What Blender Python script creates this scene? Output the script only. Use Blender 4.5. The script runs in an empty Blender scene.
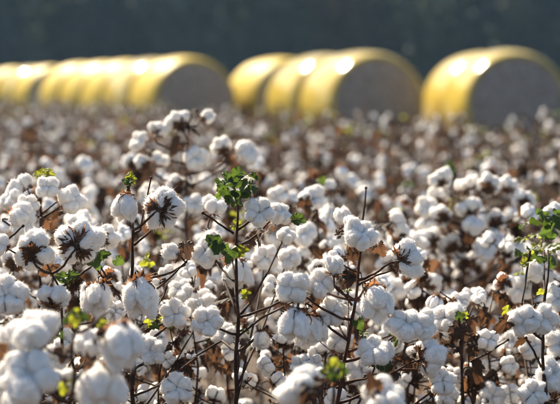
import bpy, bmesh, math, random
import numpy as np
from mathutils import Vector, Matrix, noise

R = math.radians
random.seed(11)
rng = np.random.default_rng(11)
scene = bpy.context.scene
col = scene.collection

# ------------------------------------------------------------------ camera
CAM_Z = 1.33
PITCH = R(4.19)
FPX = 1556.0            # focal length in pixels of the 560 px wide photograph (100 mm on 36 mm)
FOCUS = 3.54
cam_d = bpy.data.cameras.new('camera')
cam = bpy.data.objects.new('camera', cam_d)
col.objects.link(cam)
cam.location = (0, 0, CAM_Z)
cam.rotation_euler = (R(90) - PITCH, 0, 0)
cam_d.sensor_width = 36.0
cam_d.lens = 100.0
cam_d.clip_start = 0.05
cam_d.clip_end = 3000
cam_d.dof.use_dof = True
cam_d.dof.focus_distance = FOCUS
cam_d.dof.aperture_fstop = 3.1
cam_d.dof.aperture_blades = 0
scene.camera = cam

# ------------------------------------------------------------------ sky, sun, exposure
SUN_EL, SUN_AZ = R(38), R(-31)          # azimuth from +Y (view direction), negative = to the west side
world = bpy.data.worlds.new('World')
scene.world = world
world.use_nodes = True
wn = world.node_tree
sky = wn.nodes.new('ShaderNodeTexSky')
sky.sky_type = 'NISHITA'
sky.sun_disc = False
sky.sun_elevation = SUN_EL
sky.sun_rotation = SUN_AZ
wn.links.new(sky.outputs[0], wn.nodes['Background'].inputs[0])
wn.nodes['Background'].inputs[1].default_value = 0.05
sun_d = bpy.data.lights.new('sun', 'SUN')
sun_d.energy = 5.0
sun_d.angle = R(0.53)
sun_d.color = (1.0, 0.86, 0.66)
sun = bpy.data.objects.new('sun', sun_d)
col.objects.link(sun)
sun_dir = Vector((math.sin(SUN_AZ) * math.cos(SUN_EL), math.cos(SUN_AZ) * math.cos(SUN_EL), math.sin(SUN_EL)))
sun.rotation_euler = sun_dir.to_track_quat('Z', 'Y').to_euler()
sun.location = (-20, 30, 40)
vs = scene.view_settings
vs.view_transform = 'Standard'
vs.look = 'None'
vs.gamma = 1.0
vs.use_curve_mapping = False
vs.exposure = 1.9
scene.cycles.use_denoising = True
scene.cycles.max_bounces = 8
scene.cycles.diffuse_bounces = 4
scene.cycles.transmission_bounces = 6
scene.cycles.volume_bounces = 1
scene.cycles.sample_clamp_indirect = 6.0

RIGHT = Vector((1, 0, 0))
UP = Vector((0, math.sin(PITCH), math.cos(PITCH)))
FWD = Vector((0, math.cos(PITCH), -math.sin(PITCH)))


def at(px, py, d):
    return Vector((0, 0, CAM_Z)) + RIGHT * ((px - 280) / FPX * d) + UP * (-(py - 202) / FPX * d) + FWD * d


# ------------------------------------------------------------------ materials
def material(name):
    m = bpy.data.materials.new(name)
    m.use_nodes = True
    m.node_tree.nodes.clear()
    return m, m.node_tree


def thin_material(name, base, trans, amount, rough=0.7, scale=60.0, var=0.35, per_object=0.15, bump=0.3):
    """diffuse + translucent sheet with noise variation (leaf, bract, dry bur)"""
    m, t = material(name)
    N, L = t.nodes, t.links
    out = N.new('ShaderNodeOutputMaterial')
    tc = N.new('ShaderNodeTexCoord')
    nz = N.new('ShaderNodeTexNoise'); nz.inputs['Scale'].default_value = scale; nz.inputs['Detail'].default_value = 6
    L.new(tc.outputs['Object'], nz.inputs['Vector'])
    oi = N.new('ShaderNodeObjectInfo')
    mr = N.new('ShaderNodeMapRange'); mr.inputs[1].default_value = 0.3; mr.inputs[2].default_value = 0.7
    mr.inputs[3].default_value = 1 - var; mr.inputs[4].default_value = 1 + var
    L.new(nz.outputs['Fac'], mr.inputs[0])
    mo = N.new('ShaderNodeMapRange'); mo.inputs[3].default_value = 1 - per_object * 1.5; mo.inputs[4].default_value = 1 + per_object
    L.new(oi.outputs['Random'], mo.inputs[0])
    mul = N.new('ShaderNodeMath'); mul.operation = 'MULTIPLY'
    L.new(mr.outputs[0], mul.inputs[0]); L.new(mo.outputs[0], mul.inputs[1])
    hs = N.new('ShaderNodeHueSaturation'); hs.inputs['Color'].default_value = (*base, 1)
    L.new(mul.outputs[0], hs.inputs['Value'])
    ht = N.new('ShaderNodeHueSaturation'); ht.inputs['Color'].default_value = (*trans, 1)
    L.new(mul.outputs[0], ht.inputs['Value'])
    pb = N.new('ShaderNodeBsdfPrincipled'); pb.inputs['Roughness'].default_value = rough
    pb.inputs['Specular IOR Level'].default_value = 0.3
    L.new(hs.outputs[0], pb.inputs['Base Color'])
    bp = N.new('ShaderNodeBump'); bp.inputs['Strength'].default_value = bump; bp.inputs['Distance'].default_value = 0.003
    L.new(nz.outputs['Fac'], bp.inputs['Height']); L.new(bp.outputs[0], pb.inputs['Normal'])
    tr = N.new('ShaderNodeBsdfTranslucent'); L.new(ht.outputs[0], tr.inputs['Color'])
    mx = N.new('ShaderNodeMixShader'); mx.inputs[0].default_value = amount
    L.new(pb.outputs[0], mx.inputs[1]); L.new(tr.outputs[0], mx.inputs[2]); L.new(mx.outputs[0], out.inputs[0])
    return m


def lint_material():
    m, t = material('cotton_lint')
    N, L = t.nodes, t.links
    out = N.new('ShaderNodeOutputMaterial')
    tc = N.new('ShaderNodeTexCoord')
    nz = N.new('ShaderNodeTexNoise'); nz.inputs['Scale'].default_value = 95; nz.inputs['Detail'].default_value = 8
    nz.inputs['Roughness'].default_value = 0.65; nz.inputs['Distortion'].default_value = 1.2
    L.new(tc.outputs['Object'], nz.inputs['Vector'])
    cr = N.new('ShaderNodeValToRGB')
    cr.color_ramp.elements[0].position = 0.3; cr.color_ramp.elements[0].color = (0.80, 0.76, 0.71, 1)
    cr.color_ramp.elements[1].position = 0.6; cr.color_ramp.elements[1].color = (0.90, 0.875, 0.84, 1)
    L.new(nz.outputs['Fac'], cr.inputs[0])
    pb = N.new('ShaderNodeBsdfPrincipled')
    pb.inputs['Roughness'].default_value = 0.95
    pb.inputs['Specular IOR Level'].default_value = 0.1
    pb.inputs['Subsurface Weight'].default_value = 1.0
    pb.inputs['Subsurface Radius'].default_value = (1.0, 0.93, 0.85)
    pb.inputs['Subsurface Scale'].default_value = 0.013
    L.new(cr.outputs[0], pb.inputs['Base Color'])
    bp = N.new('ShaderNodeBump'); bp.inputs['Strength'].default_value = 0.45; bp.inputs['Distance'].default_value = 0.003
    L.new(nz.outputs['Fac'], bp.inputs['Height']); L.new(bp.outputs[0], pb.inputs['Normal'])
    L.new(pb.outputs[0], out.inputs[0])
    return m


def stem_material(name, c0, c1):
    m, t = material(name)
    N, L = t.nodes, t.links
    out = N.new('ShaderNodeOutputMaterial')
    tc = N.new('ShaderNodeTexCoord')
    nz = N.new('ShaderNodeTexNoise'); nz.inputs['Scale'].default_value = 45; nz.inputs['Detail'].default_value = 5
    L.new(tc.outputs['Object'], nz.inputs['Vector'])
    cr = N.new('ShaderNodeValToRGB')
    cr.color_ramp.elements[0].position = 0.35; cr.color_ramp.elements[0].color = (*c0, 1)
    cr.color_ramp.elements[1].position = 0.68; cr.color_ramp.elements[1].color = (*c1, 1)
    L.new(nz.outputs['Fac'], cr.inputs[0])
    pb = N.new('ShaderNodeBsdfPrincipled'); pb.inputs['Roughness'].default_value = 0.75
    pb.inputs['Specular IOR Level'].default_value = 0.12
    L.new(cr.outputs[0], pb.inputs['Base Color'])
    bp = N.new('ShaderNodeBump'); bp.inputs['Strength'].default_value = 0.5; bp.inputs['Distance'].default_value = 0.002
    L.new(nz.outputs['Fac'], bp.inputs['Height']); L.new(bp.outputs[0], pb.inputs['Normal'])
    L.new(pb.outputs[0], out.inputs[0])
    return m


M_LINT = lint_material()
M_FIBRE = thin_material('cotton_fibre', (0.84, 0.83, 0.82), (0.88, 0.86, 0.83), 0.55, 0.9, 20, 0.02, 0.0, 0.0)
M_BUR = thin_material('dry_bur', (0.060, 0.032, 0.019), (0.20, 0.085, 0.032), 0.28, 0.6, 90, 0.5, 0.3)
M_BRACT = thin_material('dry_bract', (0.075, 0.040, 0.022), (0.25, 0.105, 0.042), 0.40, 0.7, 70, 0.5, 0.3)
M_DRY = thin_material('dry_leaf', (0.050, 0.031, 0.020), (0.14, 0.066, 0.030), 0.34, 0.7, 40, 0.5, 0.35)
M_DARKDRY = thin_material('withered_leaf', (0.045, 0.030, 0.022), (0.09, 0.05, 0.03), 0.25, 0.7, 40, 0.5, 0.2)
M_GREEN = thin_material('green_leaf', (0.030, 0.050, 0.014), (0.10, 0.165, 0.020), 0.32, 0.5, 50, 0.3, 0.25)
M_LIME = thin_material('lime_leaf', (0.10, 0.12, 0.015), (0.36, 0.38, 0.03), 0.45, 0.5, 50, 0.25, 0.15)
M_STEM = stem_material('cotton_stem', (0.018, 0.010, 0.008), (0.055, 0.030, 0.020))
M_REDSTEM = stem_material('red_stem', (0.035, 0.015, 0.011), (0.085, 0.040, 0.026))


# ------------------------------------------------------------------ mesh helpers
class Geo:
    """collects triangles with a material index each"""
    def __init__(self):
        self.V, self.F, self.M, self.n = [], [], [], 0

    def add(self, V, F, mi=0):
        V = np.asarray(V, dtype=np.float64).reshape(-1, 3)
        F = np.asarray(F, dtype=np.int64).reshape(-1, 3)
        self.V.append(V); self.F.append(F + self.n); self.M.append(np.full(len(F), mi, dtype=np.int32))
        self.n += len(V)
        return self

    def arrays(self):
        return np.concatenate(self.V), np.concatenate(self.F), np.concatenate(self.M)

    def add_geo(self, arrays, mat=None, remap=None):
        V, F, M = arrays
        if mat is not None:
            V = xf(V, mat)
        if remap is not None:
            M = np.asarray(remap, dtype=np.int32)[M]
        self.V.append(V); self.F.append(F + self.n); self.M.append(M)
        self.n += len(V)

    def mesh(self, name, mats, smooth=True):
        V, F, M = self.arrays()
        return mesh_np(name, V, F, M, mats, smooth)


def xf(V, mat):
    A = np.array(mat)
    return V @ A[:3, :3].T + A[:3, 3]


def mesh_np(name, V, F, M, mats, smooth=True):
    me = bpy.data.meshes.new(name)
    me.vertices.add(len(V)); me.vertices.foreach_set('co', V.astype(np.float32).ravel())
    me.loops.add(len(F) * 3); me.loops.foreach_set('vertex_index', F.astype(np.int32).ravel())
    me.polygons.add(len(F))
    me.polygons.foreach_set('loop_start', np.arange(0, len(F) * 3, 3, dtype=np.int32))
    me.polygons.foreach_set('loop_total', np.full(len(F), 3, dtype=np.int32))
    me.polygons.foreach_set('material_index', M.astype(np.int32))
    me.polygons.foreach_set('use_smooth', np.full(len(F), smooth, dtype=bool))
    for m in mats:
        me.materials.append(m)
    me.update(calc_edges=True)
    return me


def link(name, me, parent=None, mat=None, **props):
    o = bpy.data.objects.new(name, me)
    col.objects.link(o)
    if parent is not None:
        o.parent = parent
    if mat is not None:
        o.matrix_local = mat
    for k, v in props.items():
        o[k] = v
    return o


def ico(sub):
    bm = bmesh.new()
    bmesh.ops.create_icosphere(bm, subdivisions=sub, radius=1.0)
    V = np.array([v.co[:] for v in bm.verts]); F = np.array([[v.index for v in f.verts] for f in bm.faces])
    bm.free()
    return V, F


ICO = {s: ico(s) for s in (1, 2, 4)}


def tube(pts, radii, sides=6):
    """tapered tube along a polyline, capped"""
    P = np.array([p[:] for p in pts], dtype=float)
    n = len(P)
    T = np.gradient(P, axis=0)
    T /= np.linalg.norm(T, axis=1)[:, None] + 1e-12
    ref = np.array([0.31, 0.9, 0.1]) if abs(T[0][1]) < 0.9 else np.array([1.0, 0.1, 0.0])
    V = []
    for i in range(n):
        a = np.cross(T[i], ref); a /= np.linalg.norm(a) + 1e-12
        b = np.cross(T[i], a)
        ang = np.arange(sides) * 2 * math.pi / sides
        V.append(P[i] + radii[i] * (np.cos(ang)[:, None] * a + np.sin(ang)[:, None] * b))
    V = np.concatenate(V + [P[:1], P[-1:]])
    F = []
    for i in range(n - 1):
        for k in range(sides):
            a, b = i * sides + k, i * sides + (k + 1) % sides
            F += [(a, b, b + sides), (a, b + sides, a + sides)]
    c0, c1 = n * sides, n * sides + 1
    for k in range(sides):
        F.append((c0, (k + 1) % sides, k)); F.append((c1, (n - 1) * sides + k, (n - 1) * sides + (k + 1) % sides))
    return V, np.array(F)


def curve(a, b, sag=0.0, n=7, wob=0.0, up0=None):
    """quadratic path from a to b with sag, a kink or two"""
    a, b = Vector(a), Vector(b)
    c = (a + b) * 0.5 + Vector((0, 0, -sag))
    pts = []
    for i in range(n):
        t = i / (n - 1)
        p = a * (1 - t) ** 2 + c * 2 * t * (1 - t) + b * t * t
        if 0 < i < n - 1 and wob:
            p += Vector((random.uniform(-1, 1), random.uniform(-1, 1), random.uniform(-1, 1))) * wob
        pts.append(p)
    return pts


# ------------------------------------------------------------------ cotton boll pieces
def lock_arrays(seed, sub=4, fibres=1500, droop=0.0):
    """one puff of lint, unit-ish (radius 1), long axis z, lumpy, with stray fibres"""
    V, F = ICO[sub]
    V = V.copy()
    rs = np.random.default_rng(seed)
    off = Vector(rs.uniform(-50, 50, 3))
    W = np.empty_like(V)
    for i, v in enumerate(V):
        p = Vector(v)
        d = 1.0 + 0.26 * noise.noise(p * 1.25 + off)
        if sub > 1:
            d += 0.10 * noise.noise(p * 2.4 + off) + 0.035 * noise.noise(p * 6 + off)
        if sub > 2:
            d += 0.022 * noise.noise(p * 15 + off)
        t = (v[2] + 1) / 2
        taper = 0.70 + 0.36 * math.sin(math.pi * min(1, t * 0.82 + 0.06)) - 0.02 * t
        W[i] = (v[0] * d * taper, v[1] * d * taper, v[2] * d)
    if droop:
        W[:, 2] = np.where(W[:, 2] > 0, W[:, 2] * (1 + droop), W[:, 2])
    g = Geo(); g.add(W, F, 0)
    if fibres:
        idx = rs.integers(0, len(F), fibres)
        for k in idx:
            tri = W[F[k]]
            p = tri.mean(0)
            n = np.cross(tri[1] - tri[0], tri[2] - tri[0]); n /= np.linalg.norm(n) + 1e-9
            r1 = rs.normal(size=3); tng = np.cross(n, r1); tng /= np.linalg.norm(tng) + 1e-9
            side = np.cross(n, tng)
            ln = rs.choice((rs.uniform(.08, .22), rs.uniform(.08, .22), rs.uniform(.15, .3), rs.uniform(.2, .5))) * (1 + (rs.random() < .03) * 1.2)
            w = 0.011
            d1 = n * rs.uniform(0.25, 0.8) + tng * 0.8
            m = p + d1 * ln * 0.5
            e = m + (d1 * 0.5 + tng * rs.uniform(-0.2, 0.8) + side * rs.uniform(-.6, .6)) * ln * 0.6
            p0 = p - n * 0.03
            g.add([p0 - side * w, p0 + side * w, m - side * w * .8, m + side * w * .8, e], [(0, 1, 3), (0, 3, 2), (2, 3, 4)], 1)
    return g.arrays()


def valve(ang, length, width, rise, curl, rs):
    """one dry bur valve: pointed boat-shaped blade leaving the base outwards"""
    n = 7
    V, F = [], []
    for i in range(n):
        t = i / (n - 1)
        r = 0.003 + length * t
        z = rise * math.sin(t * 1.7) - curl * t * t
        w = width * math.sin(math.pi * min(1, 0.16 + 0.84 * t)) ** 0.8 * (1 - 0.25 * t) if t < 1 else 0.0006
        for s, dz in ((-1, 0.004 * (1 - t)), (0, -0.003 * (1 - t)), (1, 0.004 * (1 - t))):
            x, y = r, s * w + rs.uniform(-.0006, .0006)
            V.append((x * math.cos(ang) - y * math.sin(ang), x * math.sin(ang) + y * math.cos(ang), z + dz))
    for i in range(n - 1):
        for k in range(2):
            a = i * 3 + k
            F += [(a, a + 1, a + 4), (a, a + 4, a + 3)]
    return V, F


def bur_arrays(n, seed, septa=True):
    rs = random.Random(seed)
    g = Geo()
    for k in range(n):
        a = 2 * math.pi * (k + 0.5) / n + rs.uniform(-.15, .15)
        V, F = valve(a, rs.uniform(0.026, 0.034), rs.uniform(0.0085, 0.0115), rs.uniform(0.004, 0.010), rs.uniform(-0.004, 0.008), rs)
        g.add(V, F, 0)
        if septa:
            a += rs.uniform(-.06, .06)
            prof = [(0.012, 0.004), (0.027, 0.011), (0.0325, 0.020), (0.0305, 0.031), (0.023, 0.0385), (0.014, 0.0415)]
            j = rs.uniform(.93, 1.04); m = rs.choice((3, 4, 5, 6))
            pts = [Vector((r * j * math.cos(a + .05 * i * rs.uniform(-1, 1)), r * j * math.sin(a), z)) for i, (r, z) in enumerate(prof[:m])]
            V, F = tube(pts, [0.0018, 0.0016, 0.0013, 0.0010, 0.0007, 0.0003][:m], 4)
            g.add(V, F, 0)
    V, F = tube([Vector((0, 0, -0.022)), Vector((0, 0, -0.010)), Vector((0, 0, -0.002)), Vector((0, 0, 0.006))], [0.0022, 0.0024, 0.006, 0.008], 7)
    g.add(V, F, 0)
    return g.arrays()


def bract_arrays(seed):
    """dried epicalyx bract with long ragged teeth, curled back, leaving the base along +x"""
    rs = random.Random(seed)
    g = Geo()
    teeth = rs.randint(7, 9)
    V = [(0.002, 0, -0.002)]
    F = []
    half = 0.95
    for k in range(teeth):
        a = -half + 2 * half * k / (teeth - 1)
        env = math.cos(a * 0.85)
        tip = (0.021 + 0.019 * env) * rs.uniform(0.85, 1.12)
        dip = tip * 0.78
        c = rs.uniform(-0.006, 0.009)
        for aa, rr in ((a - 0.10, dip * 0.95), (a + rs.uniform(-.05, .05), tip), (a + 0.10, dip * 0.95)):
            z = -0.003 + 0.006 * math.sin(rr * 60) + (c * (rr / tip) ** 2) + rs.uniform(-.001, .001)
            V.append((rr * math.cos(aa), rr * math.sin(aa), z))
    nv = len(V)
    for i in range(1, nv - 1):
        F.append((0, i, i + 1))
    g.add(V, F, 0)
    return g.arrays()


def leaf_arrays(seed, lobes=5, curl=0.3, fold=0.25, ragged=0.06):
    """palmate lobed leaf, unit radius, petiole at origin, blade along +x"""
    rs = random.Random(seed)
    A = 46
    rings = 6
    off = Vector((rs.uniform(-9, 9), rs.uniform(-9, 9), rs.uniform(-9, 9)))
    la = [(-1.75 + 3.5 * k / (lobes - 1)) for k in range(lobes)]
    ll = [1.0 - 0.42 * abs(x) / 1.75 + rs.uniform(-.06, .06) for x in la]
    V = [(0, 0, 0)]
    for j in range(1, rings + 1):
        s = j / rings
        for i in range(A):
            th = -2.6 + 5.2 * i / (A - 1)
            r = 0.74 * (1 - 0.25 * abs(th) / 2.6)
            for c, l in zip(la, ll):
                dd = abs(th - c)
                r = max(r, l * max(0.0, 1 - (dd / 0.95) ** 2.0))
            r *= 1 + ragged * rs.uniform(-1, 1) * (j == rings)
            x, y = r * s * math.cos(th), r * s * math.sin(th)
            z = fold * abs(y) - curl * (r * s) ** 2 + 0.32 * noise.noise(Vector((x * 2.0, y * 2.0, 0)) + off) * (0.3 + s)
            z += 0.05 * math.sin(9 * th) * s
            V.append((x, y, z))
    F = []
    for i in range(A - 1):
        F.append((0, 1 + i, 2 + i))
    for j in range(rings - 1):
        for i in range(A - 1):
            a = 1 + j * A + i
            F += [(a, a + A, a + A + 1), (a, a + A + 1, a + 1)]
    g = Geo(); g.add(V, F, 0)
    V2, F2 = tube([Vector((-0.55, 0, -0.25)), Vector((-0.25, 0.02, -0.06)), Vector((0.02, 0, 0.0))], [0.022, 0.02, 0.018], 4)
    g.add(V2, F2, 0)
    return g.arrays()


NLOCK = 7
LOCKS = [lock_arrays(100 + i) for i in range(NLOCK)]
LOCKS_LOW = [lock_arrays(100 + i, 2, 60) for i in range(NLOCK)]
LOCKS_MIN = [lock_arrays(100 + i, 1, 0) for i in range(NLOCK)]
LOCK_ME = [mesh_np('lock', *a, [M_LINT, M_FIBRE]) for a in LOCKS]
BUR = {(n, s, q): bur_arrays(n, 50 + n * 7 + s, q) for n in (4, 5) for s in range(3) for q in (True, False)}
BUR_ME = {k: mesh_np('boll', *a, [M_BUR]) for k, a in BUR.items()}
BRACT = [bract_arrays(70 + i) for i in range(4)]
BRACT_ME = [mesh_np('bract', *a, [M_BRACT], False) for a in BRACT]
GREEN = [leaf_arrays(30 + i, (5, 3, 5)[i], 0.35, 0.35) for i in range(3)]
DRY = [leaf_arrays(40 + i, (5, 3, 5, 3)[i], 0.9, 0.7, 0.14) for i in range(4)]
GREEN_ME = [mesh_np('leaf', *a, [M_GREEN]) for a in GREEN]
LIME_ME = [mesh_np('leaf', *a, [M_LIME]) for a in GREEN]
DRY_ME = [mesh_np('leaf', *a, [M_DRY]) for a in DRY]
DARK_ME = [mesh_np('leaf', *a, [M_DARKDRY]) for a in DRY]
LEAF_ME = {'green': GREEN_ME, 'lime': LIME_ME, 'dry': DRY_ME, 'dark': DARK_ME}


def mat_axis(loc, axis, roll, scale=1.0):
    q = Vector(axis).normalized().to_track_quat('Z', 'Y')
    return Matrix.Translation(loc) @ q.to_matrix().to_4x4() @ Matrix.Rotation(roll, 4, 'Z') @ Matrix.Scale(scale, 4)


def boll_recipe(kind, seed):
    """(bur key, [(lock index, matrix)], [(bract index, matrix)]) for an open boll of about 41 mm radius, axis +z"""
    rs = random.Random(seed)
    locks = []
    if kind == 'open5' or kind == 'open4':
        n = 5 if kind == 'open5' else 4
        for k in range(n):
            a = 2 * math.pi * k / n + rs.uniform(-.1, .1)
            r = rs.uniform(.0185, .0215) * (1 if n == 5 else 0.93)
            lean = rs.uniform(0.45, 0.75)
            ax = Vector((math.cos(a) * math.sin(lean), math.sin(a) * math.sin(lean), math.cos(lean)))
            w = rs.uniform(.0168, .0192) * (1.0 if n == 5 else 1.14)
            locks.append((rs.randrange(NLOCK), mat_axis(Vector((r * math.cos(a), r * math.sin(a), rs.uniform(.019, .025))), ax, rs.uniform(0, 6), 1) @ Matrix.Diagonal((w, w * rs.uniform(.92, 1.08), w * rs.uniform(1.1, 1.35), 1))))
        bur = (n, rs.randrange(3), rs.random() < 0.6)
    elif kind == 'loose':
        n = 5
        for k in range(n):
            a = 2 * math.pi * k / n + rs.uniform(-.25, .25)
            r = rs.uniform(.019, .026)
            lean = rs.uniform(0.5, 1.2)
            ax = Vector((math.cos(a) * math.sin(lean), math.sin(a) * math.sin(lean), math.cos(lean)))
            w = rs.uniform(.0175, .0225)
            locks.append((rs.randrange(NLOCK), mat_axis(Vector((r * math.cos(a), r * math.sin(a), rs.uniform(.016, .030))), ax, rs.uniform(0, 6), 1) @ Matrix.Diagonal((w, w * rs.uniform(.9, 1.1), w * rs.uniform(1.0, 1.35), 1))))
        bur = (5, rs.randrange(3), False)
    elif kind == 'hang':                      # drooping locks
        n = 4
        for k in range(n):
            a = 2 * math.pi * k / n + rs.uniform(-.15, .15)
            r = rs.uniform(.015, .020)
            lean = rs.uniform(0.1, 0.35)
            ax = Vector((math.cos(a) * math.sin(lean), math.sin(a) * math.sin(lean), math.cos(lean)))
            w = rs.uniform(.0175, .020)
            locks.append((rs.randrange(NLOCK), mat_axis(Vector((r * math.cos(a), r * math.sin(a), rs.uniform(.030, .036))), ax, rs.uniform(0, 6), 1) @ Matrix.Diagonal((w, w, w * rs.uniform(1.6, 2.0), 1))))
        bur = (4, rs.randrange(3), True)
    elif kind == 'spent':                     # picked-out bur with a little lint left in it
        n = 5
        for k in range(2):
            a = rs.uniform(0, 6.28)
            w = rs.uniform(.008, .012)
            locks.append((rs.randrange(NLOCK), mat_axis(Vector((.011 * math.cos(a), .011 * math.sin(a), .010)), Vector((math.cos(a), math.sin(a), .8)), 0, 1) @ Matrix.Diagonal((w, w, w * 1.4, 1))))
        bur = (5, rs.randrange(3), False)
    else:                                     # 'tight': lint still standing in the bur
        n = 4
        for k in range(n):
            a = 2 * math.pi * k / n + rs.uniform(-.1, .1)
            r = .0125
            lean = 0.12
            ax = Vector((math.cos(a) * math.sin(lean), math.sin(a) * math.sin(lean), math.cos(lean)))
            w = rs.uniform(.016, .018)
            locks.append((rs.randrange(NLOCK), mat_axis(Vector((r * math.cos(a), r * math.sin(a), .028)), ax, rs.uniform(0, 6), 1) @ Matrix.Diagonal((w, w, w * 1.65, 1))))
        bur = (4, rs.randrange(3), False)
    br = []
    for k in range(3):
        a = 2 * math.pi * k / 3 + rs.uniform(-.3, .3)
        br.append((rs.randrange(4), Matrix.Translation((0, 0, -0.003)) @ Matrix.Rotation(a, 4, 'Z') @ Matrix.Rotation(rs.uniform(-.15, .35), 4, 'Y') @ Matrix.Scale(rs.uniform(.72, 1.0), 4)))
    return bur, locks, br


KINDS = ['open5', 'open4', 'loose', 'hang', 'tight', 'spent']
RECIPES = {k: [boll_recipe(k, 900 + i * 13 + j * 101) for j in range(4)] for i, k in enumerate(KINDS)}


def whole_arrays(rec, locks):
    bur, lk, br = rec
    g = Geo()
    g.add_geo(BUR[bur], None, [2])
    for i, m in lk:
        g.add_geo(locks[i], m, [0, 1])
    for i, m in br:
        g.add_geo(BRACT[i], m, [3])
    return g.arrays()


BOLL_MATS = [M_LINT, M_FIBRE, M_BUR, M_BRACT]
WHOLE_ME = {k: [mesh_np('boll', *whole_arrays(r, LOCKS_LOW), BOLL_MATS) for r in v] for k, v in RECIPES.items()}


def min_arrays(rec):
    bur, lk, br = rec
    g = Geo()
    for i, m in lk[:4]:
        g.add_geo(LOCKS_MIN[i], m, [0, 1])
    i, m = br[0]
    g.add_geo(BRACT[i], m @ Matrix.Scale(1.1, 4), [3])
    g.add([(-.004, 0, 0), (.03, .006, .008), (.03, -.006, .008), (-.02, .024, .006), (-.016, -.026, .006)], [(0, 1, 2), (0, 1, 3), (0, 2, 4)], 2)
    return g.arrays()


MIN = {k: [min_arrays(r) for r in v] for k, v in RECIPES.items()}

# ------------------------------------------------------------------ ground
def ground_material():
    m, t = material('field_soil')
    N, L = t.nodes, t.links
    out = N.new('ShaderNodeOutputMaterial')
    tc = N.new('ShaderNodeTexCoord')
    n1 = N.new('ShaderNodeTexNoise'); n1.inputs['Scale'].default_value = 1.3; n1.inputs['Detail'].default_value = 8
    n2 = N.new('ShaderNodeTexNoise'); n2.inputs['Scale'].default_value = 22; n2.inputs['Detail'].default_value = 8
    for n in (n1, n2):
        L.new(tc.outputs['Object'], n.inputs['Vector'])
    cr = N.new('ShaderNodeValToRGB')
    cr.color_ramp.elements[0].position = 0.32; cr.color_ramp.elements[0].color = (0.035, 0.022, 0.014, 1)
    cr.color_ramp.elements[1].position = 0.7; cr.color_ramp.elements[1].color = (0.095, 0.062, 0.040, 1)
    L.new(n1.outputs['Fac'], cr.inputs[0])
    c2 = N.new('ShaderNodeValToRGB')
    c2.color_ramp.elements[0].position = 0.35; c2.color_ramp.elements[0].color = (0.55, 0.55, 0.55, 1)
    c2.color_ramp.elements[1].position = 0.7; c2.color_ramp.elements[1].color = (1.25, 1.2, 1.1, 1)
    L.new(n2.outputs['Fac'], c2.inputs[0])
    mx = N.new('ShaderNodeMix'); mx.data_type = 'RGBA'; mx.blend_type = 'MULTIPLY'; mx.inputs[0].default_value = 1
    L.new(cr.outputs[0], mx.inputs[6]); L.new(c2.outputs[0], mx.inputs[7])
    pb = N.new('ShaderNodeBsdfPrincipled'); pb.inputs['Roughness'].default_value = 0.95
    L.new(mx.outputs[2], pb.inputs['Base Color'])
    bp = N.new('ShaderNodeBump'); bp.inputs['Strength'].default_value = 0.8; bp.inputs['Distance'].default_value = 0.04
    L.new(n2.outputs['Fac'], bp.inputs['Height']); L.new(bp.outputs[0], pb.inputs['Normal'])
    L.new(pb.outputs[0], out.inputs[0])
    return m


def edge(px):
    """distance of the far edge of the standing crop, by direction"""
    xs = [-300, 0, 60, 120, 160, 240, 300, 360, 420, 640]
    ds = [33, 33, 33, 32, 29, 24, 19, 16.5, 16, 16]
    return float(np.interp(px, xs, ds))


def build_ground():
    # one sheet, finer near the camera, with slight furrows
    xs = np.concatenate([np.linspace(-900, -12, 14), np.linspace(-11, 11, 45), np.linspace(12, 900, 14)])
    ys = np.concatenate([np.linspace(-300, -2, 6), np.linspace(-1, 70, 160), np.linspace(71, 1400, 20)])
    X, Y = np.meshgrid(xs, ys)
    near = np.clip((50 - Y) / 10, 0, 1) * np.clip((12 - np.abs(X)) / 3, 0, 1)
    Z = near * 0.035 * np.sin(X * 2 * math.pi / 0.95) + near * 0.01 * np.sin(Y * 3.1 + X)
    dip = np.zeros_like(Z)          # the picked strip beyond the crop lies a little lower
    for j in range(len(ys)):
        for i in range(len(xs)):
            if ys[j] > 8:
                t = min(1, max(0, (ys[j] - edge(280 + xs[i] / ys[j] * FPX) - 0.5) / 5.0))
                dip[j, i] = -0.2 * t * t * (3 - 2 * t)
    V = np.stack([X, Y, Z + dip - 0.02], -1).reshape(-1, 3)
    nx = len(xs)
    F = []
    for j in range(len(ys) - 1):
        for i in range(nx - 1):
            a = j * nx + i
            F += [(a, a + 1, a + nx + 1), (a, a + nx + 1, a + nx)]
    link('ground', mesh_np('ground', V, np.array(F), np.zeros(len(F)), [ground_material()]), kind='structure')


build_ground()

# ------------------------------------------------------------------ far wood
M_TREE = thin_material('wood_foliage', (0.028, 0.040, 0.031), (0.035, 0.05, 0.025), 0.22, 0.8, 0.35, 0.4, 0.0, 0.0)
M_TREE2 = thin_material('wood_foliage_brown', (0.085, 0.062, 0.036), (0.12, 0.08, 0.03), 0.3, 0.8, 0.35, 0.4, 0.0, 0.0)
M_TREE3 = thin_material('wood_foliage_grey', (0.065, 0.082, 0.062), (0.09, 0.12, 0.05), 0.3, 0.8, 0.35, 0.4, 0.0, 0.0)
M_TRUNK = stem_material('wood_bark', (0.05, 0.042, 0.035), (0.11, 0.095, 0.08))


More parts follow.
